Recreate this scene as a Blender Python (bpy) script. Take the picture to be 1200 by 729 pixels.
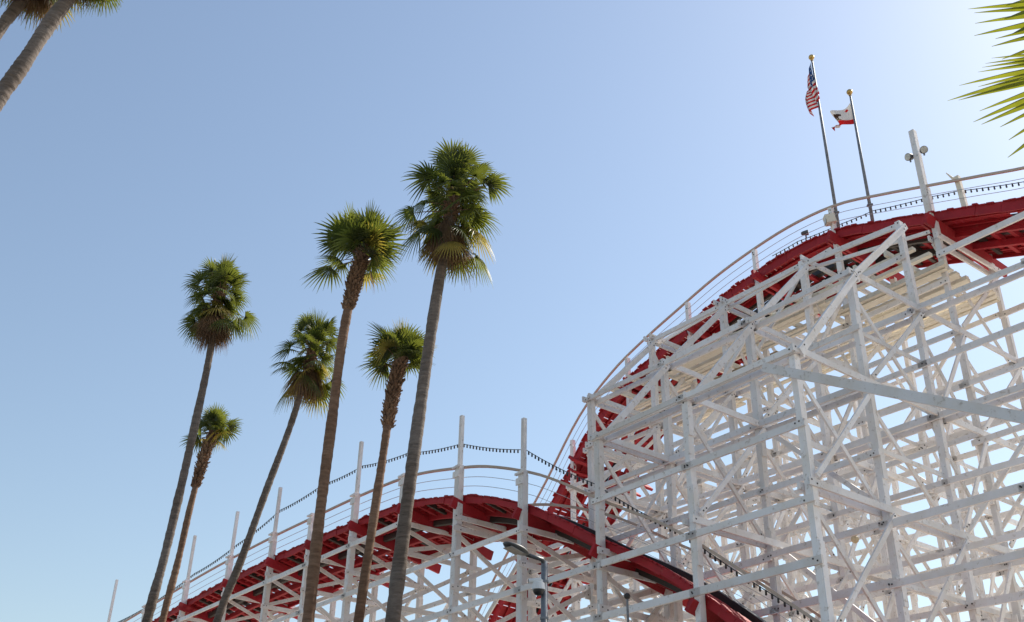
import bpy, bmesh, math, random
from mathutils import Vector, Matrix
random.seed(7)
R = math.radians
for o in list(bpy.data.objects): bpy.data.objects.remove(o)
scene = bpy.context.scene
COL = scene.collection

# ------------------------------------------------------------------ camera, sky, sun, exposure
EYE = 1.7
cd = bpy.data.cameras.new('camera'); cam = bpy.data.objects.new('camera', cd); COL.objects.link(cam)
cd.sensor_width = 36.0; cd.lens = 37.35; cd.clip_start = 0.1; cd.clip_end = 9000
_F = 1245.0
_up = Vector((45.0, 2214.5, -_F)).normalized()
_fh = Vector((0, 0, -1)) - _up * (Vector((0, 0, -1)).dot(_up)); _fh.normalize()
_rt = _fh.cross(_up)
RM = Matrix((_rt, _fh, _up))                       # camera axes -> world axes
cam.matrix_world = Matrix.Translation((0, 0, EYE)) @ RM.to_4x4()
scene.camera = cam
scene.cycles.diffuse_bounces = 8; scene.cycles.transmission_bounces = 8; scene.cycles.max_bounces = 14

SUN_AZ, SUN_EL = 54.0, 44.0                        # degrees, clockwise from +Y / above horizon
world = bpy.data.worlds.new('World'); scene.world = world; world.use_nodes = True
wn = world.node_tree; bg = wn.nodes['Background']
sky = wn.nodes.new('ShaderNodeTexSky'); sky.sky_type = 'NISHITA'; sky.sun_disc = False
sky.sun_elevation = R(SUN_EL); sky.sun_rotation = R(SUN_AZ)
sky.altitude = 0; sky.air_density = 1.5; sky.dust_density = 0.8; sky.ozone_density = 3.0
hz = wn.nodes.new('ShaderNodeHueSaturation'); hz.inputs['Saturation'].default_value = 0.88
wn.links.new(sky.outputs['Color'], hz.inputs['Color']); wn.links.new(hz.outputs[0], bg.inputs['Color']); bg.inputs['Strength'].default_value = 0.12
sd = bpy.data.lights.new('sun', 'SUN'); sd.energy = 5.0; sd.angle = R(0.5); sd.color = (1.0, 0.93, 0.82)
sun = bpy.data.objects.new('sun', sd); COL.objects.link(sun)
_sdv = Vector((math.sin(R(SUN_AZ)) * math.cos(R(SUN_EL)), math.cos(R(SUN_AZ)) * math.cos(R(SUN_EL)), math.sin(R(SUN_EL))))
sun.rotation_euler = _sdv.to_track_quat('Z', 'Y').to_euler()
sun.location = _sdv * 120
vs = scene.view_settings
vs.view_transform = 'Standard'; vs.look = 'None'; vs.exposure = 0.34; vs.gamma = 1; vs.use_curve_mapping = False

# ------------------------------------------------------------------ photo measurements -> real places
def ray(px, py):
    d = Vector((px - 600.0, -(py - 364.5), -_F)); d.normalize(); return RM @ d
def project(p):
    q = RM.transposed() @ (Vector(p) - Vector((0, 0, EYE)))
    if q.z > -0.05: return None
    return 600 + _F * q.x / -q.z, 364.5 - _F * q.y / -q.z, -q.z
def at(px, py, depth):                             # the point seen at a pixel, so far ahead along the ground
    d = ray(px, py); return Vector((0, 0, EYE)) + d * (depth / d.y)
TH = R(37.4)
U = Vector((math.sin(TH), -math.cos(TH), 0)); V = Vector((math.cos(TH), math.sin(TH), 0))
def sz(px, py, v):                                 # the point seen at a pixel on the vertical plane v metres behind
    d = ray(px, py); p = Vector((0, 0, EYE)) + d * (v / d.dot(V)); return p.dot(U), p.z

# ------------------------------------------------------------------ materials
def mat_base(name):
    m = bpy.data.materials.new(name); m.use_nodes = True
    return m, m.node_tree.nodes, m.node_tree.links, m.node_tree.nodes['Principled BSDF']
def ramp(n, stops):
    r = n.new('ShaderNodeValToRGB'); e = r.color_ramp.elements
    while len(e) < len(stops): e.new(0.5)
    for k, (p, c) in enumerate(stops): e[k].position = p; e[k].color = (*c, 1)
    return r
def mix(n, l, blend, fac, a, b):
    x = n.new('ShaderNodeMix'); x.data_type = 'RGBA'; x.blend_type = blend
    if isinstance(fac, (int, float)): x.inputs[0].default_value = fac
    else: l.new(fac, x.inputs[0])
    for s, i in ((a, 6), (b, 7)):
        if isinstance(s, tuple): x.inputs[i].default_value = (*s, 1)
        else: l.new(s, x.inputs[i])
    return x.outputs[2]
def paint(name, col, stain, wear, rough=0.6, stain_amt=0.55, bump=0.25):
    """weathered paint on timber: per-piece tone, broad grime, thin streaks, worn spots"""
    m, n, l, b = mat_base(name)
    tc = n.new('ShaderNodeTexCoord'); oi = n.new('ShaderNodeObjectInfo')
    va = n.new('ShaderNodeVectorMath'); va.operation = 'MULTIPLY_ADD'
    cmb = n.new('ShaderNodeCombineXYZ'); l.new(oi.outputs['Random'], cmb.inputs[0]); l.new(oi.outputs['Random'], cmb.inputs[2])
    l.new(cmb.outputs[0], va.inputs[0]); va.inputs[1].default_value = (37, 11, 53); l.new(tc.outputs['Object'], va.inputs[2])
    n1 = n.new('ShaderNodeTexNoise'); n1.inputs['Scale'].default_value = 0.9; n1.inputs['Detail'].default_value = 6; n1.inputs['Roughness'].default_value = 0.65
    n2 = n.new('ShaderNodeTexNoise'); n2.inputs['Scale'].default_value = 7; n2.inputs['Detail'].default_value = 5; n2.inputs['Roughness'].default_value = 0.7
    l.new(va.outputs[0], n1.inputs['Vector']); l.new(va.outputs[0], n2.inputs['Vector'])
    r1 = ramp(n, [(0.42, (0, 0, 0)), (0.72, (1, 1, 1))]); l.new(n1.outputs['Fac'], r1.inputs[0])
    mm = n.new('ShaderNodeMath'); mm.operation = 'MULTIPLY'; mm.inputs[1].default_value = stain_amt; l.new(r1.outputs[0], mm.inputs[0])
    c1 = mix(n, l, 'MIX', mm.outputs[0], col, stain)
    r2 = ramp(n, [(0.575, (0, 0, 0)), (0.68, (1, 1, 1))]); l.new(n2.outputs['Fac'], r2.inputs[0])
    m2 = n.new('ShaderNodeMath'); m2.operation = 'MULTIPLY'; m2.inputs[1].default_value = 0.6; l.new(r2.outputs[0], m2.inputs[0])
    c2 = mix(n, l, 'MIX', m2.outputs[0], c1, wear)
    hv = n.new('ShaderNodeHueSaturation'); mr = n.new('ShaderNodeMapRange'); mr.inputs[3].default_value = 0.87; mr.inputs[4].default_value = 1.06
    l.new(oi.outputs['Random'], mr.inputs[0]); l.new(mr.outputs[0], hv.inputs['Value']); l.new(c2, hv.inputs['Color'])
    l.new(hv.outputs[0], b.inputs['Base Color']); b.inputs['Roughness'].default_value = rough
    bp = n.new('ShaderNodeBump'); bp.inputs['Strength'].default_value = bump; bp.inputs['Distance'].default_value = 0.02
    l.new(n2.outputs['Fac'], bp.inputs['Height']); l.new(bp.outputs[0], b.inputs['Normal'])
    return m
def simple(name, col, rough=0.5, metal=0.0, var=0.25, scale=9):
    m, n, l, b = mat_base(name)
    tc = n.new('ShaderNodeTexCoord'); nz = n.new('ShaderNodeTexNoise'); nz.inputs['Scale'].default_value = scale; nz.inputs['Detail'].default_value = 4
    l.new(tc.outputs['Object'], nz.inputs['Vector'])
    r = ramp(n, [(0.3, tuple(c * (1 - var) for c in col)), (0.7, tuple(min(1, c * (1 + var)) for c in col))]); l.new(nz.outputs['Fac'], r.inputs[0])
    l.new(r.outputs[0], b.inputs['Base Color']); b.inputs['Roughness'].default_value = rough; b.inputs['Metallic'].default_value = metal
    return m
def leafy(name, c_dark, c_light, trans, fac=0.45, rough=0.45, scale=1.3):
    m, n, l, b = mat_base(name)
    tc = n.new('ShaderNodeTexCoord'); nz = n.new('ShaderNodeTexNoise'); nz.inputs['Scale'].default_value = scale; nz.inputs['Detail'].default_value = 5
    l.new(tc.outputs['Object'], nz.inputs['Vector'])
    r = ramp(n, [(0.36, c_dark), (0.64, c_light)]); l.new(nz.outputs['Fac'], r.inputs[0]); l.new(r.outputs[0], b.inputs['Base Color'])
    b.inputs['Roughness'].default_value = rough
    t = n.new('ShaderNodeBsdfTranslucent'); r2 = ramp(n, [(0.36, tuple(c * .7 for c in trans)), (0.64, trans)]); l.new(nz.outputs['Fac'], r2.inputs[0]); l.new(r2.outputs[0], t.inputs['Color'])
    ms = n.new('ShaderNodeMixShader'); ms.inputs[0].default_value = fac
    l.new(b.outputs[0], ms.inputs[1]); l.new(t.outputs[0], ms.inputs[2]); l.new(ms.outputs[0], n['Material Output'].inputs['Surface'])
    return m
def cloth(name, col, trans):
    m, n, l, b = mat_base(name)
    tc = n.new('ShaderNodeTexCoord'); nz = n.new('ShaderNodeTexNoise'); nz.inputs['Scale'].default_value = 40
    l.new(tc.outputs['Object'], nz.inputs['Vector'])
    r = ramp(n, [(0.3, tuple(c * .9 for c in col)), (0.7, col)]); l.new(nz.outputs['Fac'], r.inputs[0]); l.new(r.outputs[0], b.inputs['Base Color'])
    b.inputs['Roughness'].default_value = 0.9
    t = n.new('ShaderNodeBsdfTranslucent'); t.inputs['Color'].default_value = (*trans, 1)
    ms = n.new('ShaderNodeMixShader'); ms.inputs[0].default_value = 0.4
    l.new(b.outputs[0], ms.inputs[1]); l.new(t.outputs[0], ms.inputs[2]); l.new(ms.outputs[0], n['Material Output'].inputs['Surface'])
    return m
def bark(name, c1, c2, ring=14.0):
    m, n, l, b = mat_base(name)
    tc = n.new('ShaderNodeTexCoord'); mp = n.new('ShaderNodeMapping'); mp.inputs['Scale'].default_value = (3, 3, ring)
    l.new(tc.outputs['Object'], mp.inputs['Vector'])
    nz = n.new('ShaderNodeTexNoise'); nz.inputs['Scale'].default_value = 1.0; nz.inputs['Detail'].default_value = 6; nz.inputs['Roughness'].default_value = 0.7
    l.new(mp.outputs[0], nz.inputs['Vector'])
    n2 = n.new('ShaderNodeTexNoise'); n2.inputs['Scale'].default_value = 0.7; n2.inputs['Detail'].default_value = 3; l.new(tc.outputs['Object'], n2.inputs['Vector'])
    r = ramp(n, [(0.3, c1), (0.7, c2)]); l.new(nz.outputs['Fac'], r.inputs[0])
    r2 = ramp(n, [(0.35, (0.72, 0.66, 0.6)), (0.65, (1, 1, 1))]); l.new(n2.outputs['Fac'], r2.inputs[0])
    l.new(mix(n, l, 'MULTIPLY', 1.0, r.outputs[0], r2.outputs[0]), b.inputs['Base Color']); b.inputs['Roughness'].default_value = 0.9
    bp = n.new('ShaderNodeBump'); bp.inputs['Strength'].default_value = 0.8; bp.inputs['Distance'].default_value = 0.04
    l.new(nz.outputs['Fac'], bp.inputs['Height']); l.new(bp.outputs[0], b.inputs['Normal'])
    return m
M = {}
M['white'] = paint('white_paint', (0.83, 0.815, 0.82), (0.68, 0.59, 0.48), (0.36, 0.29, 0.22), stain_amt=0.6)  # stains, their tone warmed to carry the cream light among the inner timbers
M['cream_or_bounce'] = paint('cream_or_bounce_paint', (0.78, 0.73, 0.62), (0.62, 0.53, 0.38), (0.36, 0.28, 0.18))  # cream paint; on the platform its tint stands for warm reflected sunlight
M['tan'] = paint('tan_rail_paint', (0.55, 0.44, 0.36), (0.45, 0.34, 0.27), (0.30, 0.22, 0.17))  # tan tone of the handrails, blotched at random
M['raw'] = paint('bare_timber', (0.36, 0.27, 0.16), (0.25, 0.18, 0.10), (0.15, 0.10, 0.06))
M['red'] = paint('red_paint', (0.38, 0.008, 0.017), (0.22, 0.008, 0.013), (0.34, 0.06, 0.05), rough=0.7)
M['tie'] = paint('tarred_timber', (0.035, 0.026, 0.022), (0.06, 0.04, 0.03), (0.10, 0.07, 0.05))
M['rail'] = simple('dark_rail', (0.03, 0.027, 0.027), 0.45)
M['steel'] = simple('running_steel', (0.45, 0.45, 0.46), 0.35, 0.9)
M['bolt'] = simple('bolt_iron', (0.035, 0.03, 0.03), 0.6)
M['galv'] = simple('galvanised_steel', (0.20, 0.21, 0.23), 0.6, 0.3)
M['gold'] = simple('gilt_ball', (0.55, 0.36, 0.12), 0.35, 0.7)
M['black'] = simple('black_plastic', (0.02, 0.02, 0.022), 0.4)
M['lampgrey'] = simple('lamp_housing', (0.09, 0.095, 0.10), 0.45, 0.3)
M['lens'] = simple('lamp_lens', (0.55, 0.55, 0.5), 0.25)
M['led'] = simple('led_panel', (0.22, 0.21, 0.19), 0.2)
M['plastic'] = simple('white_plastic', (0.75, 0.75, 0.74), 0.35, var=0.05)
M['wire'] = simple('wire', (0.42, 0.42, 0.44), 0.5, 0.3)
M['trunk'] = bark('palm_bark', (0.095, 0.075, 0.063), (0.26, 0.215, 0.185))
M['trunk_red'] = bark('palm_bark_fresh', (0.14, 0.075, 0.045), (0.32, 0.20, 0.13))
M['boot'] = bark('leaf_base', (0.10, 0.055, 0.035), (0.34, 0.21, 0.13), 5)
M['frond'] = leafy('palm_frond', (0.022, 0.040, 0.012), (0.055, 0.080, 0.024), (0.25, 0.28, 0.035), 0.4)
M['near_frond'] = leafy('near_palm_frond', (0.04, 0.08, 0.012), (0.11, 0.15, 0.025), (0.42, 0.44, 0.03), 0.5, scale=5)
M['yellow'] = leafy('yellowing_frond', (0.13, 0.12, 0.03), (0.26, 0.21, 0.06), (0.55, 0.43, 0.06))
M['dead'] = leafy('dead_frond', (0.09, 0.055, 0.035), (0.27, 0.18, 0.11), (0.32, 0.19, 0.09), 0.3, 0.8)
M['fred'] = cloth('flag_red', (0.50, 0.02, 0.03), (0.75, 0.08, 0.04)); M['fwhite'] = cloth('flag_white', (0.75, 0.75, 0.75), (0.75, 0.72, 0.7))
M['fblue'] = cloth('flag_blue', (0.03, 0.08, 0.22), (0.08, 0.20, 0.42)); M['fbrown'] = cloth('flag_brown', (0.10, 0.05, 0.03), (0.12, 0.06, 0.04))
M['amber'] = simple('amber_glass', (0.60, 0.48, 0.30), 0.25)

# ------------------------------------------------------------------ helpers
def mesh_obj(name, verts, faces, mats, parent=None, fmat=None, loc=None, smooth=False):
    me = bpy.data.meshes.new(name)
    loc = Vector(loc) if loc is not None else Vector((0, 0, 0))
    me.from_pydata([tuple(Vector(v) - loc) for v in verts], [], faces)
    for m in (mats if isinstance(mats, (list, tuple)) else [mats]): me.materials.append(m)
    if fmat: me.polygons.foreach_set('material_index', fmat)
    if smooth: me.polygons.foreach_set('use_smooth', [True] * len(faces))
    me.update()
    o = bpy.data.objects.new(name, me); COL.objects.link(o); o.location = loc
    if parent: o.parent = parent
    return o
class MB:
    def __init__(s): s.v = []; s.f = []; s.m = []
    def add(s, vs_, fs, mi=0):
        b = len(s.v); s.v += [Vector(v) for v in vs_]; s.f += [tuple(b + i for i in f) for f in fs]; s.m += [mi] * len(fs)
    def box(s, a, b, w, h, up=(0, 0, 1), mi=0, taper=1.0):
        a = Vector(a); b = Vector(b); d = (b - a).normalized(); up = Vector(up)
        if abs(d.dot(up)) > 0.995: up = Vector((0, 1, 0)) if abs(d.y) < 0.9 else Vector((1, 0, 0))
        x = d.cross(up).normalized() * (w / 2); y = x.cross(d).normalized() * (h / 2)
        t = taper
        s.add([a - x - y, a + x - y, a + x + y, a - x + y, b - x * t - y * t, b + x * t - y * t, b + x * t + y * t, b - x * t + y * t],
              [(0, 3, 2, 1), (4, 5, 6, 7), (0, 1, 5, 4), (1, 2, 6, 5), (2, 3, 7, 6), (3, 0, 4, 7)], mi)
    def tube(s, pts, rad, n=8, mi=0, cap=True):
        pts = [Vector(p) for p in pts]; k = len(pts); rad = rad if isinstance(rad, (list, tuple)) else [rad] * k
        ref = Vector((0.3, 0.9, 0.2)); vv = []; ff = []
        for i, p in enumerate(pts):
            d = (pts[min(i + 1, k - 1)] - pts[max(i - 1, 0)]).normalized()
            x = d.cross(ref)
            if x.length < .05: x = d.cross(Vector((1, 0, 0)))
            x.normalize(); y = d.cross(x)
            for j in range(n):
                a = 2 * math.pi * j / n; vv.append(p + (x * math.cos(a) + y * math.sin(a)) * rad[i])
        for i in range(k - 1):
            for j in range(n): ff.append((i * n + j, i * n + (j + 1) % n, (i + 1) * n + (j + 1) % n, (i + 1) * n + j))
        if cap: ff += [tuple(reversed(range(n))), tuple(range((k - 1) * n, k * n))]
        s.add(vv, ff, mi)
    def ball(s, c, r, sc=(1, 1, 1), n=10, m=7, mi=0):
        c = Vector(c); vv = []; ff = []
        for i in range(m + 1):
            t = math.pi * i / m
            for j in range(n):
                a = 2 * math.pi * j / n
                vv.append(c + Vector((math.sin(t) * math.cos(a) * sc[0], math.sin(t) * math.sin(a) * sc[1], math.cos(t) * sc[2])) * r)
        for i in range(m):
            for j in range(n): ff.append((i * n + j, (i + 1) * n + j, (i + 1) * n + (j + 1) % n, i * n + (j + 1) % n))
        s.add(vv, ff, mi)
    def build(s, name, mats, parent=None, loc=None, smooth=False):
        return mesh_obj(name, s.v, s.f, mats, parent, s.m, loc, smooth)
def tag(o, label=None, cat=None, group=None, kind=None):
    if label: o['label'] = label
    if cat: o['category'] = cat
    if group: o['group'] = group
    if kind: o['kind'] = kind
    return o
def empty(name, loc, label, cat, group=None, rz=0):
    o = bpy.data.objects.new(name, None); COL.objects.link(o); o.location = loc; o.rotation_euler = (0, 0, rz); o.empty_display_size = 0.3
    return tag(o, label, cat, group)
def interp(tab, x):
    """smooth interpolation through sorted (x, y) pairs (cubic Hermite)"""
    n = len(tab)
    if x <= tab[0][0]:
        m = (tab[1][1] - tab[0][1]) / (tab[1][0] - tab[0][0]); return tab[0][1] + m * (x - tab[0][0])
    if x >= tab[-1][0]:
        m = (tab[-1][1] - tab[-2][1]) / (tab[-1][0] - tab[-2][0]); return tab[-1][1] + m * (x - tab[-1][0])
    i = max(k for k in range(n - 1) if tab[k][0] <= x)
    def sl(k):
        if k == 0: return (tab[1][1] - tab[0][1]) / (tab[1][0] - tab[0][0])
        if k == n - 1: return (tab[-1][1] - tab[-2][1]) / (tab[-1][0] - tab[-2][0])
        return (tab[k + 1][1] - tab[k - 1][1]) / (tab[k + 1][0] - tab[k - 1][0])
    h = tab[i + 1][0] - tab[i][0]; t = (x - tab[i][0]) / h
    return ((2*t**3-3*t*t+1)*tab[i][1] + (t**3-2*t*t+t)*h*sl(i) + (-2*t**3+3*t*t)*tab[i+1][1] + (t**3-t*t)*h*sl(i+1))

# ------------------------------------------------------------------ ground
def build_ground():
    m, n, l, b = mat_base('sandy_paving')
    tc = n.new('ShaderNodeTexCoord'); nz = n.new('ShaderNodeTexNoise'); nz.inputs['Scale'].default_value = 0.35; nz.inputs['Detail'].default_value = 8
    l.new(tc.outputs['Object'], nz.inputs['Vector'])
    r = ramp(n, [(0.3, (0.48, 0.42, 0.33)), (0.7, (0.62, 0.54, 0.44))]); l.new(nz.outputs['Fac'], r.inputs[0]); l.new(r.outputs[0], b.inputs['Base Color'])
    b.inputs['Roughness'].default_value = 0.9
    S = 4000
    tag(mesh_obj('ground', [(-S, -S, 0), (S, -S, 0), (S, S, 0), (-S, S, 0)], [(0, 1, 2, 3)], m), kind='structure')
build_ground()
def build_added_road():  # unseen dark sheet, added to cut light bounced onto the front timbers
    m, n, l, b = mat_base('added_asphalt')
    tc = n.new('ShaderNodeTexCoord'); nz = n.new('ShaderNodeTexNoise'); nz.inputs['Scale'].default_value = 1.2; nz.inputs['Detail'].default_value = 9
    l.new(tc.outputs['Object'], nz.inputs['Vector'])
    r = ramp(n, [(0.3, (0.07, 0.07, 0.072)), (0.7, (0.12, 0.118, 0.115))]); l.new(nz.outputs['Fac'], r.inputs[0]); l.new(r.outputs[0], b.inputs['Base Color'])
    b.inputs['Roughness'].default_value = 0.9
    q = lambda s, v, z: U * s + V * v + UPZ0 * z
    tag(mesh_obj('added_dark_road', [q(-400, -60, .004), q(400, -60, .004), q(400, 14.5, .004), q(-400, 14.5, .004)], [(0, 1, 2, 3)], m), kind='structure')
    mb = MB(); mb.box(q(-400, 14.6, .07), q(400, 14.6, .07), .2, .14)
    tag(mb.build('kerb', simple('kerb_concrete', (0.38, 0.37, 0.35), 0.9)), kind='structure')
UPZ0 = Vector((0, 0, 1))
build_added_road()

# ------------------------------------------------------------------ the wooden roller coaster (one thing)
S0, V0 = -22.0, 28.0
ROOT = empty('roller_coaster', U * S0 + V * V0, 'white timber roller coaster with two red track hills behind the palms', 'roller coaster', rz=math.atan2(U.y, U.x))
def L(s, v, z): return Vector((s - S0, v - V0, z))                 # coaster coordinates (along, behind, height)
def W(p): return U * (p.x + S0) + V * (p.y + V0) + Vector((0, 0, p.z))

# profile of each track's near edge (along, height)
T1 = [(-64, 14.4), (-58, 14.7), (-52, 15.0), (-47, 15.13), (-43.3, 15.16), (-40, 15.12), (-36.2, 15.05), (-32.6, 14.84), (-29.1, 14.16), (-27.6, 13.74), (-25.4, 12.88), (-23.9, 12.1), (-22, 11.0), (-20, 9.92), (-18.4, 8.83), (-17, 7.76), (-14.5, 5.9), (-11, 3.9), (-7, 2.6), (0, 2.2)]
V2 = 28.3
T2 = sorted([(-46, 5.4), (-42, 8.6)] + [sz(x, y, V2) for x, y in ((590, 692), (620, 635), (650, 580), (690, 502), (725, 455), (760, 420), (800, 385), (845, 347), (890, 315), (935, 288), (980, 269), (1030, 259), (1090, 249), (1145, 240), (1200, 231))] + [(-7, 19.6), (0, 17.0)])
z1 = lambda s: interp(T1, s)
z2 = lambda s: interp(T2, s)

POOL = {}
def member(kind, a, b, w, h, mats='white', up=(0, 0, 1), bolts=True, extra=None):
    """one timber of the frame, kept until the biggest in the picture are known"""
    a = Vector(a); b = Vector(b)
    pr = [project(W(a + (b - a) * t)) for t in (0, .25, .5, .75, 1)]
    vis = [p for p in pr if p and -150 < p[0] < 1350 and -120 < p[1] < 850]
    if not vis: return
    inn = [p for p in pr if p and 0 < p[0] < 1200 and 0 < p[1] < 729]
    score = (b - a).length * max(w, h) / (min(p[2] for p in vis) ** 2) * (0.02 + len(inn) / 5)
    POOL.setdefault(kind, []).append((score, a, b, w, h, mats, up, bolts, extra))
def emit(mb, it, wm):
    score, a, b, w, h, mats, up, bolts, extra = it
    mb.box(a, b, w, h, up, wm)
    d = (b - a).normalized()
    if extra:
        for e in extra: mb.box(*e, mi=wm)
    if bolts:
        u = Vector(up)
        if abs(d.dot(u)) > 0.995: u = Vector((0, 1, 0))
        x = d.cross(u).normalized(); y = x.cross(d).normalized(); Ln = (b - a).length
        for e, sg in ((a, 1), (b, -1)):
            for k in range(2):
                if random.random() < .35: continue
                c = e + d * sg * (0.10 + 0.15 * k + random.uniform(-.03, .05)) + y * h * random.uniform(-.25, .25)
                mb.box(c - x * (w / 2 + .018), c + x * (w / 2 + .016), .034, .034, d, mi=2)
def flush():
    for kind, items in POOL.items():
        items.sort(key=lambda t: -t[0])
        for it in items[:99]:
            mb = MB(); emit(mb, it, 0)
            mb.build(kind, [M[it[5]], M[it[5]], M['bolt']], ROOT, loc=(it[1] + it[2]) / 2)
        if len(items) > 99:
            mb = MB()
            for it in items[99:]: emit(mb, it, 0 if it[5] == 'white' else 1)
            tag(mb.build(kind, [M['white'], M['cream_or_bounce'], M['bolt']], ROOT), kind='stuff')

jit = lambda a=0.06: random.uniform(-a, a)
def post(s, v, z0, z1_, w=0.2, d=0.24, mats='white'):
    ex = []
    z = z0 + random.uniform(0, 2)
    while z < z1_ - 1.2:                                           # sister planks bolted to the post, staggered
        e = min(z + random.uniform(1.6, 3.4), z1_ - 0.12)
        sd_ = 1
        ex.append((L(s + (w / 2 + .022) * sd_, v, z), L(s + (w / 2 + .022) * sd_, v, e), 0.044, d * .86, (0, 1, 0)))
        z = e + random.uniform(0.4, 2.2)
    member('post', L(s, v, z0), L(s, v, z1_), d, w, mats, (1, 0, 0), True, ex)

B1 = [-64.4, -58.4, -53.0, -47.9, -43.4, -39.8, -36.2, -32.6, -29.0, -25.4, -21.8, -18.2, -14.5]
B2 = [-43.4, -39.8, -36.2, -32.6, -29.0, -25.4, -21.8, -18.2, -14.5, -10.9, -7.3, -3.7]
ROWS = [20.0, 23.0, 26.2, 28.4, 31.7, 33.6, 35.4, 38.0]
def row_top(s, v):
    t = z2(s)
    if v == 20.0:
        if s > -14: return None
        return 14.12 if s > -23 else None                          # left of there the first hill's own posts
    if v == 23.0:
        if s < -27: return None
        if s > -12: return 10.2
        return 17.55
    if v == 26.2: return 17.55 if s > -12 else min(20.9, t - (1.3 if s > -28 else 3.4))
    if s > -12 and v > 31: return 20.1 if v == 31.7 else 14.1
    if v == 28.4: return t + 1.02
    if v == 31.7: return t + 0.9 if s > -34 else t - 0.3
    if v == 33.6: return min(19.3, t - 2.0)
    if v == 35.4: return min(17.5, t - 2.5)
    return min(14.1, t - 3.5)
v_in = lambda v: v > 22
LEV = [20.9, 17.4, 14.0, 10.5, 7.0, 3.5]
# --- posts
for s in B1:
    zt = z1(s)
    if s < -23:
        z_end = {-29.0: 17.1, -25.4: 15.8}.get(s, 18.35)
        post(s, 20.0, 0, zt + 1.08)
        if s not in (-58.4, -39.8, -32.6): member('light_pole', L(s + .02, 20.0, zt + 1.0), L(s + .02, 20.0, z_end), .135, .135, 'white', (1, 0, 0), False)
        member('pole_bracket', L(s - .17, 19.86, zt + .72), L(s + .17, 19.86, zt + .72), .05, .22, 'white', bolts=False)
        member('pole_bracket', L(s - .2, 19.85, zt + .98), L(s + .2, 19.85, zt + .98), .09, .07, 'white', bolts=False)
    post(s, 23.3 if s < -23 else 22.6, 0, zt - .35, .18, .2)
for s in B2:
    for v in ROWS:
        zt = row_top(s, v)
        if zt and zt > 2: post(s, v, 0, zt, .165 if v < 28 else .15, .215 if v < 28 else .18)
# --- the first hill's frame (rows 20 and 23.3)
for a, b in zip(B1[:-1], B1[1:]):
    for v in (19.86, 23.18):
        for z in (13.95, 12.0, 10.12, 8.66, 6.8, 5.0, 3.1):
            lim = min(z1(a), z1(b)) - .7
            if z > lim and not (v < 20 and a > -23 and z < 14.2): continue
            member('ledger', L(a - .18, v, z), L(b + .18, v, z), .065, .18 + jit(.02))
    # sloping braces along the front
    if a < -30: member('brace', L(a, 23.42, 10.3), L(b, 23.42, 13.4), .06, .16)
for s in B1:
    zt = z1(s) - .5 if s < -23 else z1(s) - .5
    vb = 23.3 if s < -23 else 22.6
    zs = [z for z in (zt - .35, 12.9, 10.9, 8.9, 6.7, 4.5, 2.2) if z <= zt - .3]
    for z in zs: member('cross_beam', L(s + .14, 19.75, z), L(s + .14, vb + .3, z), .06, .175)
    for k in range(len(zs) - 1):
        member('brace', L(s - .13, 20.0, zs[k] - .05), L(s - .13, vb, zs[k + 1] + .1), .06, .15)
        member('brace', L(s - .20, vb, zs[k] - .05), L(s - .20, 20.0, zs[k + 1] + .1), .06, .15)
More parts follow.
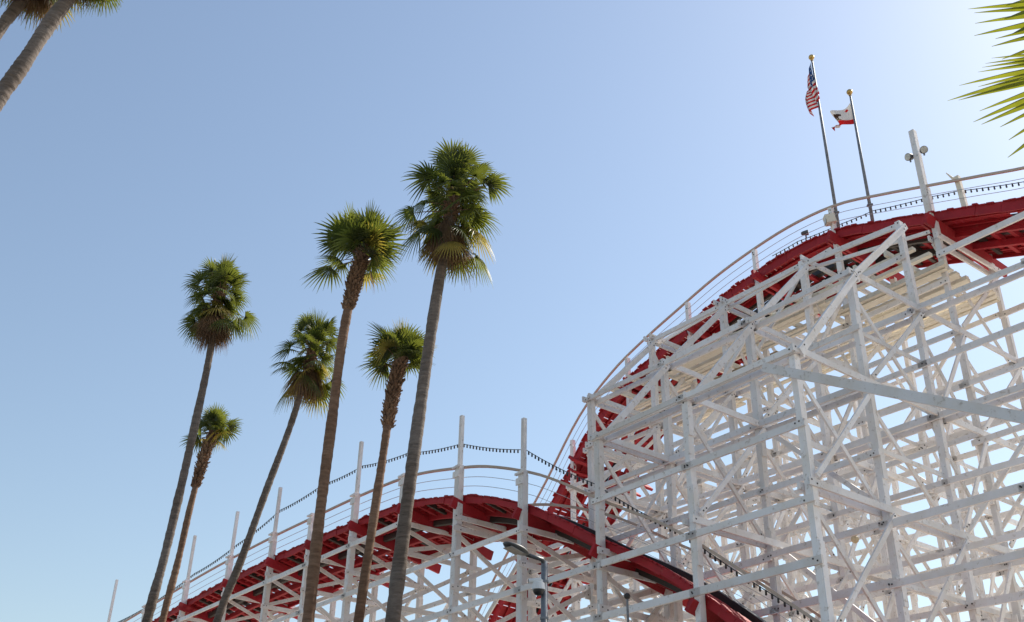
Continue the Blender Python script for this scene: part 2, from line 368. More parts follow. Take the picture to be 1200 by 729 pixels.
# --- the high hill's frame
for i, s in enumerate(B2):
    tops = [(v, row_top(s, v)) for v in ROWS]
    tops = [(v, t) for v, t in tops if t and t > 2]
    for z in LEV:                                                  # transverse beams at each level, both sides of the posts
        ok = [v for v, t in tops if t > z - .05]
        if len(ok) > 1:
            for off in (.15, -.16) if random.random() < .6 else (.15,):
                member('cross_beam', L(s + off, ok[0] - .25, z + jit(.04)), L(s + off, ok[-1] + .35, z + jit(.04)), .065, .185)
    for (va, ta), (vb, tb) in zip(tops[:-1], tops[1:]):
        if abs(ta - tb) > 1.5 and vb < 28:                         # raker between the steps
            member('raker', L(s + .2, va, ta - .2), L(s + .2, vb, tb - .25), .08, .2)
        for zh, zl in zip(LEV[:-1], LEV[1:]):                      # X bracing in the bent
            if zh > min(ta, tb) + .1: continue
            member('brace', L(s - .19, va, zh - .1), L(s - .19, vb, zl + .15), .055, .135)
            if random.random() < .9: member('brace', L(s + .22, vb, zh - .15), L(s + .22, va, zl + .15), .055, .135)
            if v_in(va) and random.random() < .38: member('cross_beam', L(s - .1, va - .2, (zh + zl) / 2), L(s - .1, vb + .2, (zh + zl) / 2), .05, .13)
    if i + 1 < len(B2):
        s2 = B2[i + 1]
        for v in ROWS:
            ta, tb = row_top(s, v), row_top(s2, v)
            if not ta or not tb: continue
            if v == 28.4 and s > -15:
                zz = [17.4, 15.6, 13.8, 12, 10.1, 8.2, 6.3]
            else: zz = [19.2, 17.35, 15.6, 13.95, 12.0, 10.12, 8.66, 6.8, 5.0]
            if v == 20.0: zz = [14.0]
            m_ = min(ta, tb)
            if v == 28.4 and s < -24: m_ -= 2.0
            for z in zz:
                if z > m_ + .05: continue
                if v > 28 and random.random() < .12: continue
                member('ledger', L(s - .14 + jit(.07), v - .17, z + jit(.05)), L(s2 + .14 + jit(.07), v - .17, z + jit(.05)), .065, .175 + jit(.03))
                if z in (17.35, 13.95, 14.0, 20.85) and v < 27:    # doubled behind the post
                    member('ledger', L(s - .2, v + .15, z - .10), L(s2 + .2, v + .15, z - .10), .065, .17)
            if v in (23.0, 26.2, 31.7, 33.6, 38.0):                            # long sway braces along the rows
                for zh, zl in zip(LEV[:-1], LEV[1:]):
                    if zh <= m_ + .1 and (i + int(zh) + int(v)) % 2 == 0:
                        if (i + int(v)) % 3: member('brace', L(s, v + .22, zl), L(s2, v + .22, zh), .055, .135)
                        else: member('brace', L(s, v + .22, zh), L(s2, v + .22, zl), .055, .135)
            if v == 26.2 and -26 < s < -16:                              # top chord between the stepped tops
                member('track_chord', L(s, v - .02, ta - .12), L(s2, v - .02, tb - .12), .08, .17)
                member('raker', L(s + .1, v + .1, ta - .3), L(s2 - .1, 28.2, z2(s2) - .75), .06, .12)
# the near ends of the ledgers past the last front post, and the long front raker running down to the right
a = sz(895, 431, 19.72); b = sz(1200, 490, 19.72)
k = 2.1
q0 = sz(1098, 299, 28.2); q1 = sz(1290, 210, 28.2); member('ledger', L(q0[0], 28.2, q0[1]), L(q1[0], 28.2, q1[1]), .075, .2)
member('raker', L(a[0], 19.70, a[1]), L(a[0] + (b[0] - a[0]) * k, 19.70, a[1] + (b[1] - a[1]) * k), .10, .235)
flush()

# --- platform of planks, tinted cream for reflected sunlight, below the crest, seen from underneath
pl = [-28.6, -25.3, -21.7, -18.1, -14.35]
cnt = 0
for sa, sb in zip(pl[:-1], pl[1:]):
    v = 26.45
    while v < 31.3:
        w = random.uniform(.15, .26)
        if random.random() > .2 and not (sa < -28 and v < 27.6):
            mb = MB(); ea = sa + jit(.12) - .1; eb = sb + jit(.12) + .1; zz = 19.62 + (0.035 if cnt % 2 else 0)
            mb.box(L(ea, v + w / 2, zz), L(eb, v + w / 2, zz), w, random.uniform(.05, .16))
            mb.build('platform_plank', M['raw'] if sa == -25.3 and 28.6 < v < 28.95 else M['cream_or_bounce'], ROOT, loc=L((ea + eb) / 2, v + w / 2, zz)); cnt += 1
        v += w + random.uniform(.03, .14)
for s in pl[:-1]:
    for off in (.55, 1.75, 2.9):
        mb = MB(); mb.box(L(s + off, 26.3, 19.82), L(s + off, 31.5, 19.82), .1, .2); mb.build('platform_joist', M['cream_or_bounce'], ROOT, loc=L(s + off, 28.9, 19.82))

# --- tracks
BANK = [0.0, 0.0]
def sweep(z, s0, s1, v, dz, w, h, step=.45, mb=None, mi=0):
    """a board of section w x h that follows a track's profile"""
    mb = mb or MB(); n = max(2, int((s1 - s0) / step)); vv = []; ff = []
    for i in range(n + 1):
        s = s0 + (s1 - s0) * i / n; e = .02; sl = (z(s + e) - z(s - e)) / (2 * e); q = 1 / math.hypot(1, sl)
        nx, nz = -sl * q, q
        c = L(s, v, z(s) - BANK[0] * (v - BANK[1])) + Vector((nx * dz, 0, nz * dz)); y = Vector((0, w / 2, -BANK[0] * w / 2)); x = Vector((nx, 0, nz)) * (h / 2)
        vv += [c - y - x, c + y - x, c + y + x, c - y + x]
    for i in range(n):
        for j in range(4): ff.append((4*i+j, 4*i+(j+1) % 4, 4*i+4+(j+1) % 4, 4*i+4+j))
    ff += [(3, 2, 1, 0), (4*n, 4*n+1, 4*n+2, 4*n+3)]
    mb.add(vv, ff, mi); return mb
def piece(z, s, v0, v1, dz, w, h, mb=None, tilt=None):
    e = .02; sl = (z(s + e) - z(s - e)) / (2 * e); q = 1 / math.hypot(1, sl); nrm = Vector((-sl * q, 0, q))
    mb = mb or MB(); c = L(s, 0, z(s)) + nrm * dz
    mb.box(Vector((c.x, v0 - V0, c.z - BANK[0] * (v0 - BANK[1]))), Vector((c.x, v1 - V0, c.z - BANK[0] * (v1 - BANK[1]))), w, h, nrm); return mb
def track(z, s0, s1, va, vb, bents, label, bank, wk, far_rail):
    BANK[0] = bank; BANK[1] = va
    t = empty('track', L(bents[len(bents) // 2], (va + vb) / 2, z(bents[len(bents) // 2])), None, None); t.parent = ROOT; t['label'] = label
    for k in [k for k in ('category',) if k in t]: del t[k]
    off = t.location.copy()
    def put(mb, name, mat, loc=None):
        mb.v = [v - off for v in mb.v]
        return mb.build(name, mat, t, loc=(loc - off) if loc is not None else None)
    # walkway boards laid across, ragged outer ends, dark gaps between them
    for near in (True, False):
        mb = MB(); s = s0
        while s < s1:
            w = random.uniform(.16, .25); ds = math.hypot(1, (z(s + .02) - z(s - .02)) / .04)
            if random.random() > .02:
                o_ = random.choice((.0, .02, .03, .05, .09)); i_ = random.uniform(-.08, .05)
                v0, v1 = (va - o_, va + wk + i_) if near else (vb - wk - i_, vb + o_)
                piece(z, s + w / 2 / ds, v0, v1, jit(.012), w, .045, mb=mb)
            s += (w + random.choice((.006, .01, .014, .02, .04))) / ds
        for q in (.12, .5, .85):
            v = va + wk * q if near else vb - wk * q
            sweep(z, s0, s1, v, -.07, .07, .09, mb=mb)
        put(mb, 'walkway', M['red'])
    mb = MB(); s = s0
    while s < s1:
        w = random.uniform(.14, .24)
        if random.random() < .8: piece(z, s, vb - .5, vb + random.choice((.02, .06, .1, .22, .34)), -.055 + jit(.01), w, .05, mb=mb)
        s += w + random.uniform(.01, .2)
    sweep(z, s0, s1, vb - .3, -.09, .1, .06, mb=mb); put(mb, 'walkway_edge', M['red'])
    # long side boards under the outer edges, in lengths from bent to bent
    ed = [s0] + [b for b in bents if s0 < b < s1] + [s1]
    for a, b in zip(ed[:-1], ed[1:]):
        mm_ = L((a + b) / 2, va, z((a + b) / 2))
        mb = MB(); q = a + .02
        while q < b - .1:
            q2 = min(q + random.uniform(.8, 1.5), b - .02)
            sweep(z, q, q2 - .015, va + .05 + jit(.012), -.12 + jit(.02) - (.05 if z is z2 else 0), .045, random.uniform(.17, .24) + (.12 if z is z2 else 0), step=.3, mb=mb); q = q2
        put(mb, 'side_board', M['red'], mm_)
        put(sweep(z, a + .02, b - .02, vb - .05, -.16 + jit(.03), .05, .24), 'side_board', M['red'], mm_)
        put(sweep(z, a + .02, b - .02, va + wk - .06, -.16 + jit(.03), .06, .26), 'side_board', M['red'], mm_)
    # ties and cross beams
    spots = []; s = s0 + .3
    while s < s1: spots.append(s); s += .62 / math.hypot(1, (z(s + .02) - z(s - .02)) / .04)
    for i, s in enumerate(spots):
        put(piece(z, s, (va + .12 if z is z1 else va + wk - .06) + jit(.06), vb - .12 + jit(.1), -.12, .16, .15), 'tie', M['tie'] if (i % 3 == 0 if z is z1 else i % 4 and -25.5 < s < -13.2) else M['red'], L(s, (va + vb) / 2, z(s)))
    for b in bents:
        if s0 < b < s1:
            put(piece(z, b + .16, va - .45, vb + .85, -.40, .12, .36), 'cross_beam', M['red'], L(b, (va + vb) / 2, z(b)))
            put(piece(z, b - .17, va - .1, vb + .5, -.33, .09, .28), 'cross_beam', M['red'], L(b, (va + vb) / 2, z(b)))
    # laminated rails with their steel strap, on top of the ties
    for v in (va + 1.35, vb - 1.35):
        put(sweep(z, s0, s1, v, .07, .22, .22), 'running_rail', M['rail']); put(sweep(z, s0, s1, v, .19, .10, .016), 'steel_strap', M['steel'])
    # extra stringers below the ties
    for v in (va + 1.2, vb - 1.2):
        
        cuts = [(s0, s1, 'red' if v > (va + vb) / 2 else 'tie')] if z is z1 else [(s0, -25.4, 'red'), (-25.38, -14.5, 'tie'), (-14.48, s1, 'red')]
        for c0, c1, cm in cuts: put(sweep(z, c0, c1, v, -.31, .12, .22), 'stringer', M[cm])
    if z is z2:
        for q in (1.3, 1.75, 2.2): put(sweep(z, s0, -24.8, va + q, -.215, .26, .05), 'bottom_board', M['red'])
    # handrails and guard wires on both sides
    for v, wz in ((va + .02, 1.02), (vb - .02, 1.02))[:2 if far_rail else 1]:
        put(sweep(z, s0, s1, v, wz, .07, .075), 'handrail', M['tan'])
        put(sweep(z, s0, s1, v, .66, .014, .014), 'guard_wire', M['wire']); put(sweep(z, s0, s1, v, .34, .014, .014), 'guard_wire', M['wire'])
    # far side stanchions
    for b in bents:
        if s0 < b < s1:
            mb = MB(); mb.box(L(b, vb - .08, z(b) - .3 - bank * 3), L(b, vb - .08, z(b) + 1.0 - bank * 3), .1, .12); put(mb, 'stanchion', M['white'], L(b, vb, z(b)))
    return t
track(z1, -65, -8, 20.14, 23.25, B1, 'lower red track hill behind the palm trunks, with tall white light poles', .22, 1.0, True)
track(z2, -44.5, -2, 28.32, 31.75, B2, 'high red track hill curving up to the flags', .05, 1.2, False)

# ------------------------------------------------------------------ palms
UPZ = Vector((0, 0, 1))
def frond(mb, base, d0, petiole, rad, droop, rng, mi=0, pm=3, span=1.9, nseg=26, split=.42, wid=1.0, sag=0.0, roll=0.0):
    """one fan leaf: an arching stalk and pleated fingers that part and hang at their tips"""
    d = d0.normalized(); p = Vector(base); pts = [p.copy()]
    for k in range(4):
        d = (d - UPZ * sag * .25).normalized(); p = p + d * petiole / 4; pts.append(p.copy())
    mb.tube(pts, [.024, .019, .016, .014, .011], 4, pm, False)
    side = d.cross(UPZ)
    if side.length < .15: side = Vector((rng.uniform(-1, 1), rng.uniform(-1, 1), 0))
    side.normalize(); nrm = side.cross(d).normalized()
    if roll: side, nrm = side * math.cos(roll) + nrm * math.sin(roll), nrm * math.cos(roll) - side * math.sin(roll)
    da = 2 * span / nseg
    for i in range(nseg):
        a = -span + da * (i + .5) + rng.uniform(-.02, .02)
        ln = rad * (.70 + .30 * math.cos(a * .62)) * rng.uniform(.9, 1.06)
        fd = d * math.cos(a) + side * math.sin(a) - nrm * .22 * (1 - math.cos(a))
        fd.normalize(); ws = (side * math.cos(a) - d * math.sin(a)).normalized()
        dr = droop * rng.uniform(.7, 1.35); st = [(0, .008), (split * .55, split * .55 * da * .5 * min(wid, 1.05)), (split, split * da * .50 * wid), (split + (1 - split) * .42, split * da * .37 * wid), (split + (1 - split) * .76, split * da * .17 * wid), (1.0, .002)]
        vv = []
        for r, hw in st:
            c = p + fd * ln * r - UPZ * dr * ln * max(0, r - .25) ** 2 + nrm * .0
            hw *= ln if .002 < r < .999 else 1
            vv += [c - ws * hw, c + nrm * hw * .55, c + ws * hw]
        ff = []
        for k in range(len(st) - 1):
            q = 3 * k; ff += [(q, q + 1, q + 4, q + 3), (q + 1, q + 2, q + 5, q + 4)]
        mb.add(vv, ff, mi)
def curve_pts(pts, n):
    out = []
    for i in range(n):
        t = i / (n - 1) * (len(pts) - 1); k = min(int(t), len(pts) - 2); f = t - k
        a = pts[max(k - 1, 0)]; b = pts[k]; c = pts[k + 1]; d = pts[min(k + 2, len(pts) - 1)]
        out.append(.5 * (2 * b + (c - a) * f + (2 * a - 5 * b + 4 * c - d) * f * f + (3 * b - a - 3 * c + d) * f ** 3))
    return out
def palm(label, px, depth, r0, r1, crown, group, seed):
    """px: points up the middle of the trunk, the last one where the newest leaves start"""
    rng = random.Random(seed)
    pts = [at(x, y, depth) for x, y in px]
    d = (pts[1] - pts[0]).normalized(); foot = pts[0] - d * (pts[0].z / d.z)
    foot += Vector(((pts[0].x - foot.x) * .35, 0, 0)); foot.z = 0
    mid = foot.lerp(pts[0], .55) + Vector((0, 0, 0))
    root = empty('palm_tree', foot, label, 'palm tree', group)
    P = [p - foot for p in [foot, mid] + pts]
    line = curve_pts(P, 60); n = len(line)
    # trunk
    mb = MB(); rad = []
    for i in range(n):
        t = i / (n - 1); rad.append((r0 + (r1 - r0) * t + .16 * max(0, 1 - t * 9) ** 2) * rng.uniform(.97, 1.03))
    fine = curve_pts(line, 180); fr = [rad[int(i / 180 * n)] * (1 + .03 * math.sin(i * 2.1) + .045 * math.sin(i * .19 + seed) + rng.uniform(-.04, .04)) for i in range(180)]
    mb.tube(fine, fr, 14, 0)
    mb.build('trunk', M[crown.get('bark', 'trunk')], root, smooth=True)
    top = P[-1]; ax = (P[-1] - P[-2]).normalized()
    Ln = crown['height']                                          # length of trunk that carries leaves
    # old leaf bases sheathing the trunk
    bl = crown.get('boots', 0)
    if bl:
        mb = MB(); k = int(bl * 75 * crown.get('fat', 1)); tot = sum((b - a).length for a, b in zip(line[:-1], line[1:]))
        for i in range(k):
            back = bl * (i + .5) / k + crown.get('boot_from', .0); q = back; j = n - 1
            while j > 1 and q > (line[j] - line[j - 1]).length: q -= (line[j] - line[j - 1]).length; j -= 1
            dd = (line[j] - line[j - 1]).normalized(); c = line[j] - dd * q; a = i * 2.39996 + rng.uniform(-.25, .25)
            x = dd.cross(Vector((0, 1, 0))).normalized(); y = dd.cross(x); o = x * math.cos(a) + y * math.sin(a)
            f = back / bl; rr = r1 * (.75 + .35 * math.sin(min(1, f * 1.15) * math.pi)); ln = rng.uniform(.12, .24)
            b0 = c + o * rr * .7; b1 = c + o * (rr + .06 + rng.uniform(0, .05)) + dd * ln * .5; b2 = c + o * (rr + rng.uniform(.09, .19)) + dd * ln
            w = rng.uniform(.08, .13); mb.box(b0, b1, w, .05, o); mb.box(b1, b2, w * .85, .035, o, taper=.55)
        core = [line[-1]]; q = 0
        for j in range(n - 1, 0, -1):
            q += (line[j] - line[j - 1]).length; core.append(line[j - 1])
            if q > bl: break
        kk = len(core); mb.tube(core, [r1 * (.9 + .3 * math.sin(math.pi * i / (kk - 1))) for i in range(kk)], 12)
        mb.build('leaf_bases', M['boot'], root)
    # crown
    mb = MB(); nf = crown['n']; Rb = crown['R']; e0, e1 = crown['elev']
    for i in range(nf):
        t = (i + .5) / nf
        el = R(e1 + (e0 - e1) * t ** 1.05 + rng.uniform(-12, 12)); az = i * 2.39996 + rng.uniform(-.7, .7); t = min(1, max(0, t + rng.uniform(-.16, .16)))
        dv = Vector((math.cos(az) * math.cos(el), math.sin(az) * math.cos(el), math.sin(el)))
        base = top - ax * Ln * t + Vector((math.cos(az), math.sin(az), 0)) * r1 * .5
        young = max(0, .22 - t) / .22
        pet = Rb * rng.choice(crown.get('stalk', (.16, .26, .4, .5, .58, .66))) * (1 - .45 * young); rad_ = Rb * rng.uniform(.38, .54) * crown.get('blade', 1)
        mi = 0
        if t > .72 and rng.random() < crown.get('yel', .25): mi = 1
        frond(mb, base, dv, pet, rad_, rng.uniform(.2, .6) * crown.get('droop', 1) + .5 * max(0, t - .4), rng, mi, 2, span=(1.85 - .8 * young), nseg=22, wid=1.05, sag=(.12 + .3 * t) * crown.get('sag', 1), roll=rng.uniform(-.8, .8), split=rng.uniform(.38, .52))
    if crown.get('spears'):
        for i in range(crown['spears']):
            az = rng.uniform(0, 6.28); el = R(rng.uniform(70, 88)); dv = Vector((math.cos(az) * math.cos(el), math.sin(az) * math.cos(el), math.sin(el)))
            frond(mb, top, dv, Rb * .3, Rb * .6, .05, rng, 1 if rng.random() < .5 else 0, 2, span=.35, nseg=9, wid=1)
    mb.build('crown', [M['frond'], M['yellow'], M['boot']], root)
    # dry fronds hanging under it
    nd = crown.get('dead', 0)
    if nd:
        mb = MB()
        for i in range(nd):
            az = i * 2.39996 + rng.uniform(-.4, .4); el = R(rng.uniform(-89, -58) if i % 4 else rng.uniform(-60, -35))
            dv = Vector((math.cos(az) * math.cos(el), math.sin(az) * math.cos(el), math.sin(el)))
            base = top - ax * (Ln * rng.uniform(.7, 1.05)) + Vector((math.cos(az), math.sin(az), 0)) * r1
            frond(mb, base, dv, Rb * rng.uniform(.15, .4), Rb * rng.uniform(.36, .6), .7, rng, 0, 0, span=rng.uniform(.5, 1.3), nseg=13, wid=.8, sag=.5)
        mb.build('dead_fronds', M['dead'], root)
    return root
G1 = 'tall fan palms in front of the coaster'
full = lambda **k: dict(dict(boots=1.35, boot_from=.1, fat=.9, n=46, R=1.75, elev=(-48, 86), height=1.15, dead=22, yel=.35, spears=3), **k)
palm('fan palm at the left end of the row, round crown over a brown dry skirt', [(172, 729), (192, 655), (210, 580), (228, 500), (244, 425), (253, 370), (259, 330)], 37.5, .18, .13,
     full(R=1.66, height=1.5, elev=(-30, 88), n=72, dead=60, droop=1.2), G1, 11)
palm('lowest and smallest fan palm, tufted crown on a shaggy brown neck', [(190, 729), (208, 660), (224, 590), (239, 536), (251, 506)], 41.0, .155, .115,
     dict(blade=1.25, stalk=(.2, .3, .4, .5), n=26, R=1.3, elev=(6, 88), height=.25, dead=0, droop=.8, sag=.5, boots=2.5, boot_from=.0, bark='trunk_red', yel=.3, spears=2), G1, 12)
palm('most slanting fan palm, its loose crown partly hidden by a taller palm trunk', [(254, 729), (283, 655), (312, 575), (340, 500), (360, 435), (370, 400)], 40.0, .165, .12,
     full(R=1.72, height=1.35, elev=(-46, 88), n=60, dead=22, droop=1.1), G1, 13)
palm('second tallest fan palm, spiky dark crown on a thick shaggy brown neck', [(361, 729), (374, 610), (388, 500), (401, 400), (413, 340), (426, 296)], 31.0, .19, .14,
     dict(blade=1.25, stalk=(.2, .32, .45, .55), n=40, R=1.85, elev=(2, 92), height=.3, dead=1, sag=.5, boots=2.3, boot_from=.05, fat=1.5, bark='trunk_red', droop=.45, yel=.06, spears=1), G1, 14)
palm('fan palm with small upright crown and long shaggy neck beside the tallest trunk', [(420, 729), (433, 640), (445, 560), (457, 480), (466, 436), (471, 419)], 32.0, .155, .12,
     dict(blade=1.25, stalk=(.2, .3, .4, .5), n=32, R=1.55, elev=(8, 92), height=.25, dead=0, droop=.7, sag=.5, boots=2.6, boot_from=.0, fat=1.4, bark='trunk_red', yel=.25, spears=3), G1, 15)
palm('tallest fan palm of the row with a big tiered crown', [(460, 729), (474, 615), (488, 510), (502, 410), (517, 315), (531, 240), (536, 212)], 25.5, .19, .135,
     full(R=1.62, height=1.7, elev=(-40, 90), n=76, dead=36, yel=.5, droop=1.1), G1, 16)
G2 = 'palms at the upper left corner'
palm('near palm trunk crossing the upper left corner with green and yellow hanging fans', [(-62, 215), (-5, 121), (25, 78), (60, 25), (92, -18), (118, -66)], 15.5, .165, .13,
     full(R=1.0, height=.8, elev=(-60, 84), n=46, dead=12, yel=.6), G2, 21)
palm('palm at the extreme upper left corner with a brown skirt of dry leaves', [(-105, 190), (-40, 95), (-2, 36), (22, 5), (44, -30), (62, -62)], 17.5, .15, .12,
     full(R=1.2, height=1.0, elev=(-50, 84), n=40, dead=44), G2, 22)

# near palm at the right edge: only the fingers of its leaves reach into the picture
def near_palm():
    rng = random.Random(5); Y = 4.8
    hub = at(1470, -60, Y); foot = Vector((hub.x + .25, hub.y + .2, 0))
    root = empty('palm_tree', foot, 'near palm at the right edge showing only long bright green leaf fingers', 'palm tree')
    line = curve_pts([Vector((0, 0, 0)), Vector((.05, 0, hub.z * .5)), hub - foot - Vector((0, 0, .15))], 40)
    mb = MB(); mb.tube(line, [.24 - .06 * i / 39 + rng.uniform(-.008, .008) for i in range(40)], 14); mb.build('trunk', M['trunk'], root, smooth=True)
    mb = MB(); c = hub - foot
    def leaf(hx, hy, tx, ty, depth, rad, **k):                     # from a stalk end towards a point, both at real depths
        a = at(hx, hy, depth) - foot; b = at(tx, ty, depth) - foot; d = (b - a).normalized()
        frond(mb, a - d * .02, d, .02, rad, **k)
        mb.tube([c, c.lerp(a, .5) + Vector((0, 0, .06)), a], [.03, .022, .014], 5, 1)
    leaf(1394, -44, 1186, 58, Y, 1.40, droop=.05, rng=rng, mi=0, pm=1, span=1.6, nseg=40, split=.6, wid=1.3, roll=1.42)
    leaf(1398, 2, 1188, 98, Y + .25, 1.45, droop=.08, rng=rng, mi=0, pm=1, span=1.5, nseg=36, split=.58, wid=1.25, roll=1.35)
    leaf(1382, 60, 1252, 165, Y + .35, 1.40, droop=.10, rng=rng, mi=0, pm=1, span=1.3, nseg=32, split=.58, wid=1.25, roll=1.2)
    for i in range(14):                                            # the rest of the crown, beyond the frame
        az = R(-75 + i * 13); el = R(70 - i * 8.5)
        dv = Vector((math.cos(az) * math.cos(el), math.sin(az) * math.cos(el), math.sin(el)))
        frond(mb, c, dv, .8, .9, .3, rng, 0, 1, nseg=30, roll=rng.uniform(-.4, .4), sag=.3)
    mb.build('crown', [M['near_frond'], M['boot']], root)
near_palm()

# ------------------------------------------------------------------ flags
def flagpole(px_base, px_top, v, label):
    s, zb = sz(*px_base, v); s2, zt = sz(*px_top, v); w = lambda z: U * s + V * v + UPZ * z
    zb = z2(s) - .3
    root = empty('flagpole', w(zb), label, 'flagpole', 'flagpoles on top of the high hill')
    mb = MB(); mb.tube([(0, 0, 0), (0, 0, (zt - zb) * .5), (0, 0, zt - zb)], [.062, .055, .036], 10); mb.build('pole', M['galv'], root, smooth=True)
    mb = MB(); mb.ball((0, 0, zt - zb + .09), .115, n=14, m=9); mb.tube([(0, 0, zt - zb - .08), (0, 0, zt - zb + .02)], .055, 8); mb.build('finial', M['gold'], root, smooth=True)
    mb = MB()
    for z in (.35, 1.15): mb.box((-.09, 0, z), (.09, 0, z), .16, .06)
    mb.build('clamp', M['galv'], root)
    return w(zt), s
ptA, sA = flagpole((982, 262), (953, 68), 28.55, 'taller of the two flagpoles, gilt ball on top, carrying the striped flag')
ptB, sB = flagpole((1021, 250), (993, 112), 28.55, 'shorter of the two flagpoles, gilt ball on top, carrying the white and red flag')
def flag(name, top, label, cat, fn, nu, nv, colour, mats):
    vv = []; ff = []; fm = []
    for i in range(nu + 1):
        for j in range(nv + 1): vv.append(fn(i / nu, j / nv))
    for i in range(nu):
        for j in range(nv):
            a = i * (nv + 1) + j; ff.append((a, a + nv + 1, a + nv + 2, a + 1)); fm.append(colour((i + .5) / nu, (j + .5) / nv))
    o = mesh_obj(name, [top + v for v in vv], ff, mats, None, fm, loc=top, smooth=True)
    sol = o.modifiers.new('thickness', 'SOLIDIFY'); sol.thickness = .006
    return tag(o, label, cat, 'flags on the high hill')
LEFT = (-_rt * .8 + V * .2).normalized(); BACK = V
def us(u, w):                                                      # limp: the fly falls down beside the pole
    fold = math.sin(u * 11 + w * 2.0) * .10 * (.25 + u); h = .06 + .34 * (1 - (1 - u) ** 2) * (.35 + .65 * math.sin(min(1, w * 1.0 + .25) * 1.6))
    z = -.22 - 1.6 * w * (1 - .2 * u) - 1.6 * u ** 1.15 * (1 - .12 * w)
    return LEFT * (h * (.45 + .55 * math.sin(u * 8.2 + .7 * w) ** 2) - .30 * max(0, w - .35) * (1 - u) * (u + .25) * 3.2) + BACK * (fold - .08) + UPZ * z
def us_col(u, w):
    if u < .42 and w < 7 / 13: return 2 if not (int(u / .42 * 11) % 2 == 0 and int(w * 13 / 7 * 9) % 2 == 1) or random.random() < .55 else 1
    return 0 if int(w * 13) % 2 == 0 else 1
flag('flag', ptA, 'limp striped flag, red and white with a blue starred corner, on the taller pole', 'flag', us, 44, 52, us_col, [M['fred'], M['fwhite'], M['fblue']])
def ca(u, w):
    ang = R(48) + .35 * math.sin(u * 5); run = 1.45 * u
    x = run * math.sin(ang) * (1 - .12 * w); z = -.42 - (1.0 - .62 * u) * w - run * .60 + .55 * math.sin(u * 2.9) * w * u * .5
    return LEFT * (x + .05) + BACK * (.24 * math.sin(u * 9 + w * 3) * (.2 + u)) - UPZ * (.16 * math.sin(u * 7 + 1.0) * u) + UPZ * z
def ca_col(u, w):
    if w > .74: return 0
    if .12 < u < .22 and .10 < w < .26 and abs(u - .17) * 1.6 + abs(w - .18) < .09: return 0
    bx = (u - .52) / .24; by = (w - .47) / .15
    body = bx * bx + by * by < .75 or ((u - .34) / .07) ** 2 + ((w - .42) / .09) ** 2 < 1
    legs = .5 < w < .68 and any(abs(u - q) < .028 for q in (.37, .45, .60, .69))
    if body or legs: return 2
    if .69 < w < .72 and .28 < u < .78: return 3
    return 1
flag('flag', ptB, 'white flag with red lower band and brown bear on the shorter pole', 'flag', ca, 50, 44, ca_col, [M['fred'], M['fwhite'], M['fbrown'], M['frond']])

# ------------------------------------------------------------------ light strings
def light_string(knots, label, step, sag):
    """cable hung from post to post, small bulbs under it"""
    kn = [Vector(k) for k in knots]; c0 = kn[len(kn) // 2]
    root = empty('light_string', c0, label, 'light string', 'bulb strings along the tracks')
    pts = []
    for a, b in zip(kn[:-1], kn[1:]):
        n = max(2, int((b - a).length / .3))
        for i in range(n): t = i / n; pts.append(a.lerp(b, t) - UPZ * sag * (b - a).length * 4 * t * (1 - t) * .1 - c0)
    pts.append(kn[-1] - c0)
    mb = MB(); mb.tube(pts, .014, 5); mb.build('cable', M['black'], root)
    spots = []; acc = 0; last = pts[0]
    for p in pts[1:]:
        seg = (p - last).length; d = (p - last) / seg; q = step - acc
        while q < seg: spots.append(last + d * q); q += step
        acc = (acc + seg) % step; last = p
    base = MB(); base.tube([(0, 0, .01), (0, 0, -.06)], [.024, .028], 7); base.ball((0, 0, -.085), .031, (1, 1, 1.2), 8, 5, 1)
    first = None; order = sorted(spots, key=lambda p: (c0 + p - Vector((0, 0, EYE))).length + (0 if project(c0 + p) and 0 < project(c0 + p)[0] < 1200 and project(c0 + p)[1] < 729 else 500))
    for p in order[:99]:
        if first is None: first = base.build('bulb', [M['black'], M['bolt']], root); o = first
        else: o = first.copy(); COL.objects.link(o); o.parent = root
        o.location = p
    if order[99:]:
        mb = MB()
        for p in order[99:]: mb.add([v + p for v in base.v], base.f, 0)
        tag(mb.build('bulb', M['black'], root), kind='stuff')
def wsz(s, v, z): return U * s + V * v + UPZ * z
kn = []
for x, y in ((20, 800), (138, 729), (228, 672), (278, 638), (328, 598), (378, 568), (425, 546), (478, 531), (541, 520), (616, 527), (697, 567), (800, 625), (960, 729), (1060, 800)):
    s, z = sz(x, y, 20.3); kn.append(wsz(s, 20.3, z))
light_string(kn, 'string of dark bulbs strung between the white poles of the lower hill', .21, .18)
kn = []
for x, y in ((905, 300), (935, 283), (987, 262), (1023, 247), (1089, 231), (1122, 224), (1200, 213), (1290, 205)):
    s, z = sz(x, y, 28.7); kn.append(wsz(s, 28.7, z))
light_string(kn, 'string of dark bulbs along the top of the high hill', .2, .1)

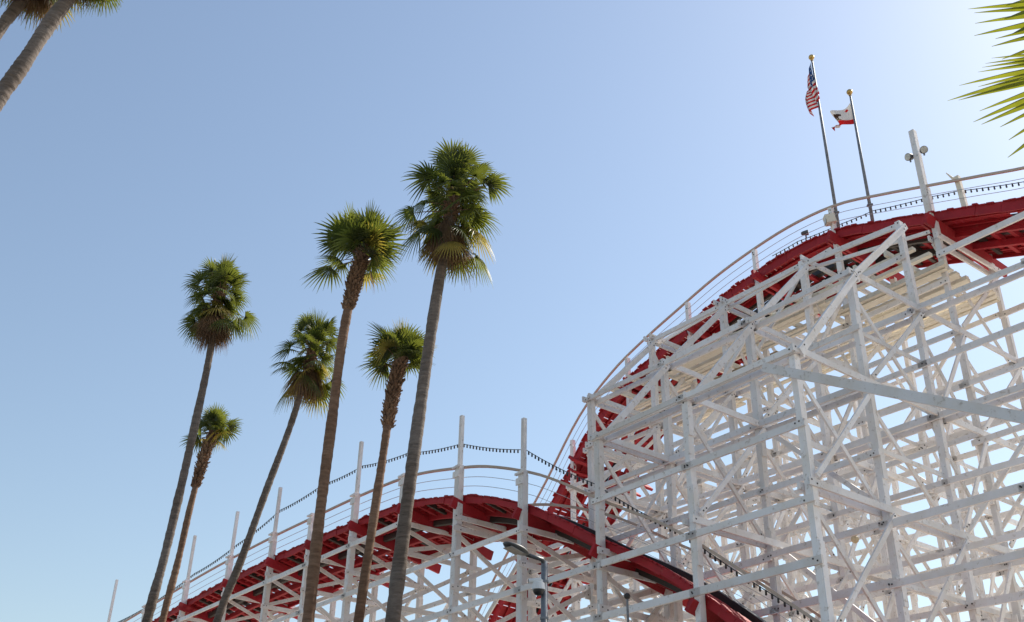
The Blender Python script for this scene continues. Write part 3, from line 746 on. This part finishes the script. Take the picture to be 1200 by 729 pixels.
# ------------------------------------------------------------------ posts, floodlights and boxes on the crest
def pole_thing(px0, px1, v, w, d, label, name='timber_post', broken=False):
    s0, zb = sz(*px0, v); s1, zt = sz(*px1, v); root = None
    mb = MB(); a = wsz(s0, v, zb); b = wsz((s0 + s1) / 2, v, zt)
    mb.box((0, 0, 0), b - a, w, d, V)
    if broken:
        h = b - a; mb.box(h * .9 - _rt * .10, h * 1.12 - _rt * .32, .10, .05, V, taper=.3)
    o = mb.build(name, M['cream_or_bounce'] if broken else M['white']); o.location = a
    return tag(o, label, 'post', 'tall posts on the crest'), b
pole_thing((1092, 262), (1069, 154), 28.35, .19, .2, 'tall grey white post on the crest carrying two round floodlights')
pole_thing((1132, 246), (1120, 208), 28.5, .16, .16, 'short weathered post with a splintered top near the right edge', broken=True)
def floodlight(px, v, aim, label, r=.13):
    s, z = sz(*px, v); c = wsz(s, v, z)
    root = empty('floodlight', c, label, 'floodlight', 'floodlights on the crest')
    a = Vector(aim).normalized()
    mb = MB(); mb.tube([a * -.16, a * -.10, a * .04, a * .10], [.05, r * .8, r, r * 1.03], 14); mb.build('housing', M['lampgrey'], root, smooth=False)
    mb = MB(); mb.tube([a * .101, a * .112], [r * .93, r * .9], 14); mb.build('lens', M['lens'], root)
    mb = MB(); mb.box(Vector((0, 0, 0)), Vector((0, 0, -.22)), .05, .03); mb.build('bracket', M['galv'], root)
floodlight((1066, 184), 28.25, -V - _rt * .7 - UPZ * .5, 'round floodlight on the left side of the tall crest post')
floodlight((1082, 176), 28.25, -V + _rt * .7 - UPZ * .3, 'round floodlight on the right side of the tall crest post')
floodlight((944, 273), 28.5, _rt * .9 - V * .4, 'small black floodlight left of the flagpoles', .10)
def speaker():
    s, z = sz(972, 258, 28.2); c = wsz(s, 28.2, z)
    root = empty('loudspeaker', c, 'pale box loudspeaker beside the foot of the taller flagpole', 'loudspeaker')
    mb = MB(); mb.box(-_rt * .16 - UPZ * .02, _rt * .18 + UPZ * .05, .3, .34, UPZ); mb.build('cabinet', M['cream_or_bounce'], root)
    mb = MB(); mb.box(-_rt * .168 - UPZ * .02, -_rt * .162 - UPZ * .02, .24, .28, UPZ); mb.build('grille', M['lens'], root)
    mb = MB(); mb.box(_rt * .1 - UPZ * .1, _rt * .1 - UPZ * .75, .07, .07); mb.build('bracket', M['white'], root)
speaker()

# ------------------------------------------------------------------ street lamp with its cameras
def street_lamp():
    Y = 19.0; top = at(638, 658, Y); foot = Vector((top.x, top.y, 0))
    root = empty('street_lamp', foot, 'grey street lamp with a flat oval head in front of the coaster', 'street lamp')
    h = top.z
    mb = MB(); mb.tube([(0, 0, 0), (0, 0, .5), (0, 0, h * .6), (0, 0, h)], [.10, .085, .072, .06], 12); mb.build('pole', M['galv'], root, smooth=True)
    mb = MB(); mb.tube([(0, 0, 0), (0, 0, .35)], [.16, .11], 12); mb.build('base', M['galv'], root)
    head = at(606, 643, Y - .5) - foot; root_p = at(617, 650, Y - .35) - foot
    mb = MB(); mb.tube([Vector((0, 0, h - .1)), Vector((0, 0, h + .02)) + (root_p - Vector((0, 0, h))) * .12, root_p], [.05, .042, .036], 8); mb.build('arm', M['lampgrey'], root, smooth=True)
    tip = at(592, 636, Y - .75) - foot; d = (root_p - tip); e = d.normalized(); sd_ = e.cross(UPZ).normalized(); up = sd_.cross(e)
    mb = MB(); vv = []; n = 10; m = 14; Lh = d.length
    for i in range(n + 1):
        t = i / n; w = .16 * math.sin(math.pi * min(1, max(0.02, (t * .86 + .06)))) ** .6; th = .055 * math.sin(math.pi * (t * .9 + .05)) ** .5
        for j in range(m):
            a = 2 * math.pi * j / m; vv.append(tip + e * Lh * t + sd_ * math.cos(a) * w + up * math.sin(a) * th)
    ff = [(i * m + j, i * m + (j + 1) % m, (i + 1) * m + (j + 1) % m, (i + 1) * m + j) for i in range(n) for j in range(m)] + [tuple(reversed(range(m))), tuple(range(n * m, (n + 1) * m))]
    mb.add(vv, ff); mb.build('head', M['lampgrey'], root, smooth=True)
    mb = MB(); c = tip + e * Lh * .42 - up * .056; mb.box(c - e * .17, c + e * .15, .2, .012, up); mb.build('lens', M['led'], root)
    for z in (.35, 1.0):
        mb = MB(); mb.tube([(0, 0, h - z), (0, 0, h - z - .04)], .078, 12); mb.build('clamp', M['galv'], root)
    # dome camera and bullet camera held by the pole
    c = at(631, 690, Y - .1)
    cr = empty('security_camera', c, 'white dome security camera fixed to the street lamp pole', 'camera')
    mb = MB(); mb.tube([(0, 0, .13), (0, 0, .10), (0, 0, -.02)], [.05, .11, .125], 16); mb.box((0, 0, .10), Vector((foot.x + .02 - c.x, foot.y - c.y, .13)), .05, .05); mb.build('housing', M['plastic'], cr, smooth=False)
    mb = MB(); mb.ball((0, 0, -.03), .10, (1, 1, .95), 14, 9); mb.build('dome', M['black'], cr, smooth=True)
    c = at(628, 680, Y - .1)
    cr = empty('security_camera', c, 'small bullet security camera above the white dome on the street lamp pole', 'camera')
    mb = MB(); mb.tube([_rt * -.13 - UPZ * .02, _rt * .10], .045, 10); mb.box(_rt * .08, Vector((foot.x - c.x, foot.y - c.y, .0)), .04, .04); mb.build('housing', M['plastic'], cr)
    mb = MB(); mb.tube([_rt * -.14 - UPZ * .021, _rt * -.131 - UPZ * .02], .036, 10); mb.build('lens', M['black'], cr)
street_lamp()
def ball_post():
    s, z = sz(735, 701, 19.2); c = wsz(s, 19.2, 0)
    root = empty('slim_post', c, 'slim grey pole with a dark ball on top in front of the coaster frame', 'post')
    mb = MB(); mb.tube([(0, 0, 0), (0, 0, z)], [.05, .03], 8); mb.build('pole', M['galv'], root)
    mb = MB(); mb.ball((0, 0, z + .05), .085, n=12, m=8); mb.build('ball', M['bolt'], root, smooth=True)
ball_post()
def globe():
    s, z = sz(1002, 632, 24.5); c = wsz(s, 24.5, z)
    root = empty('globe_lamp', c, 'small amber globe lamp hanging inside the white timber frame', 'lamp')
    mb = MB(); mb.ball((0, 0, 0), .11, n=14, m=9); mb.build('globe', M['amber'], root, smooth=True)
    mb = MB(); mb.tube([(0, 0, .12), (0, 0, .26)], [.09, .11], 12); mb.box((0, 0, .26), V * .4 + UPZ * .3, .05, .05); mb.build('holder', M['plastic'], root)
globe()
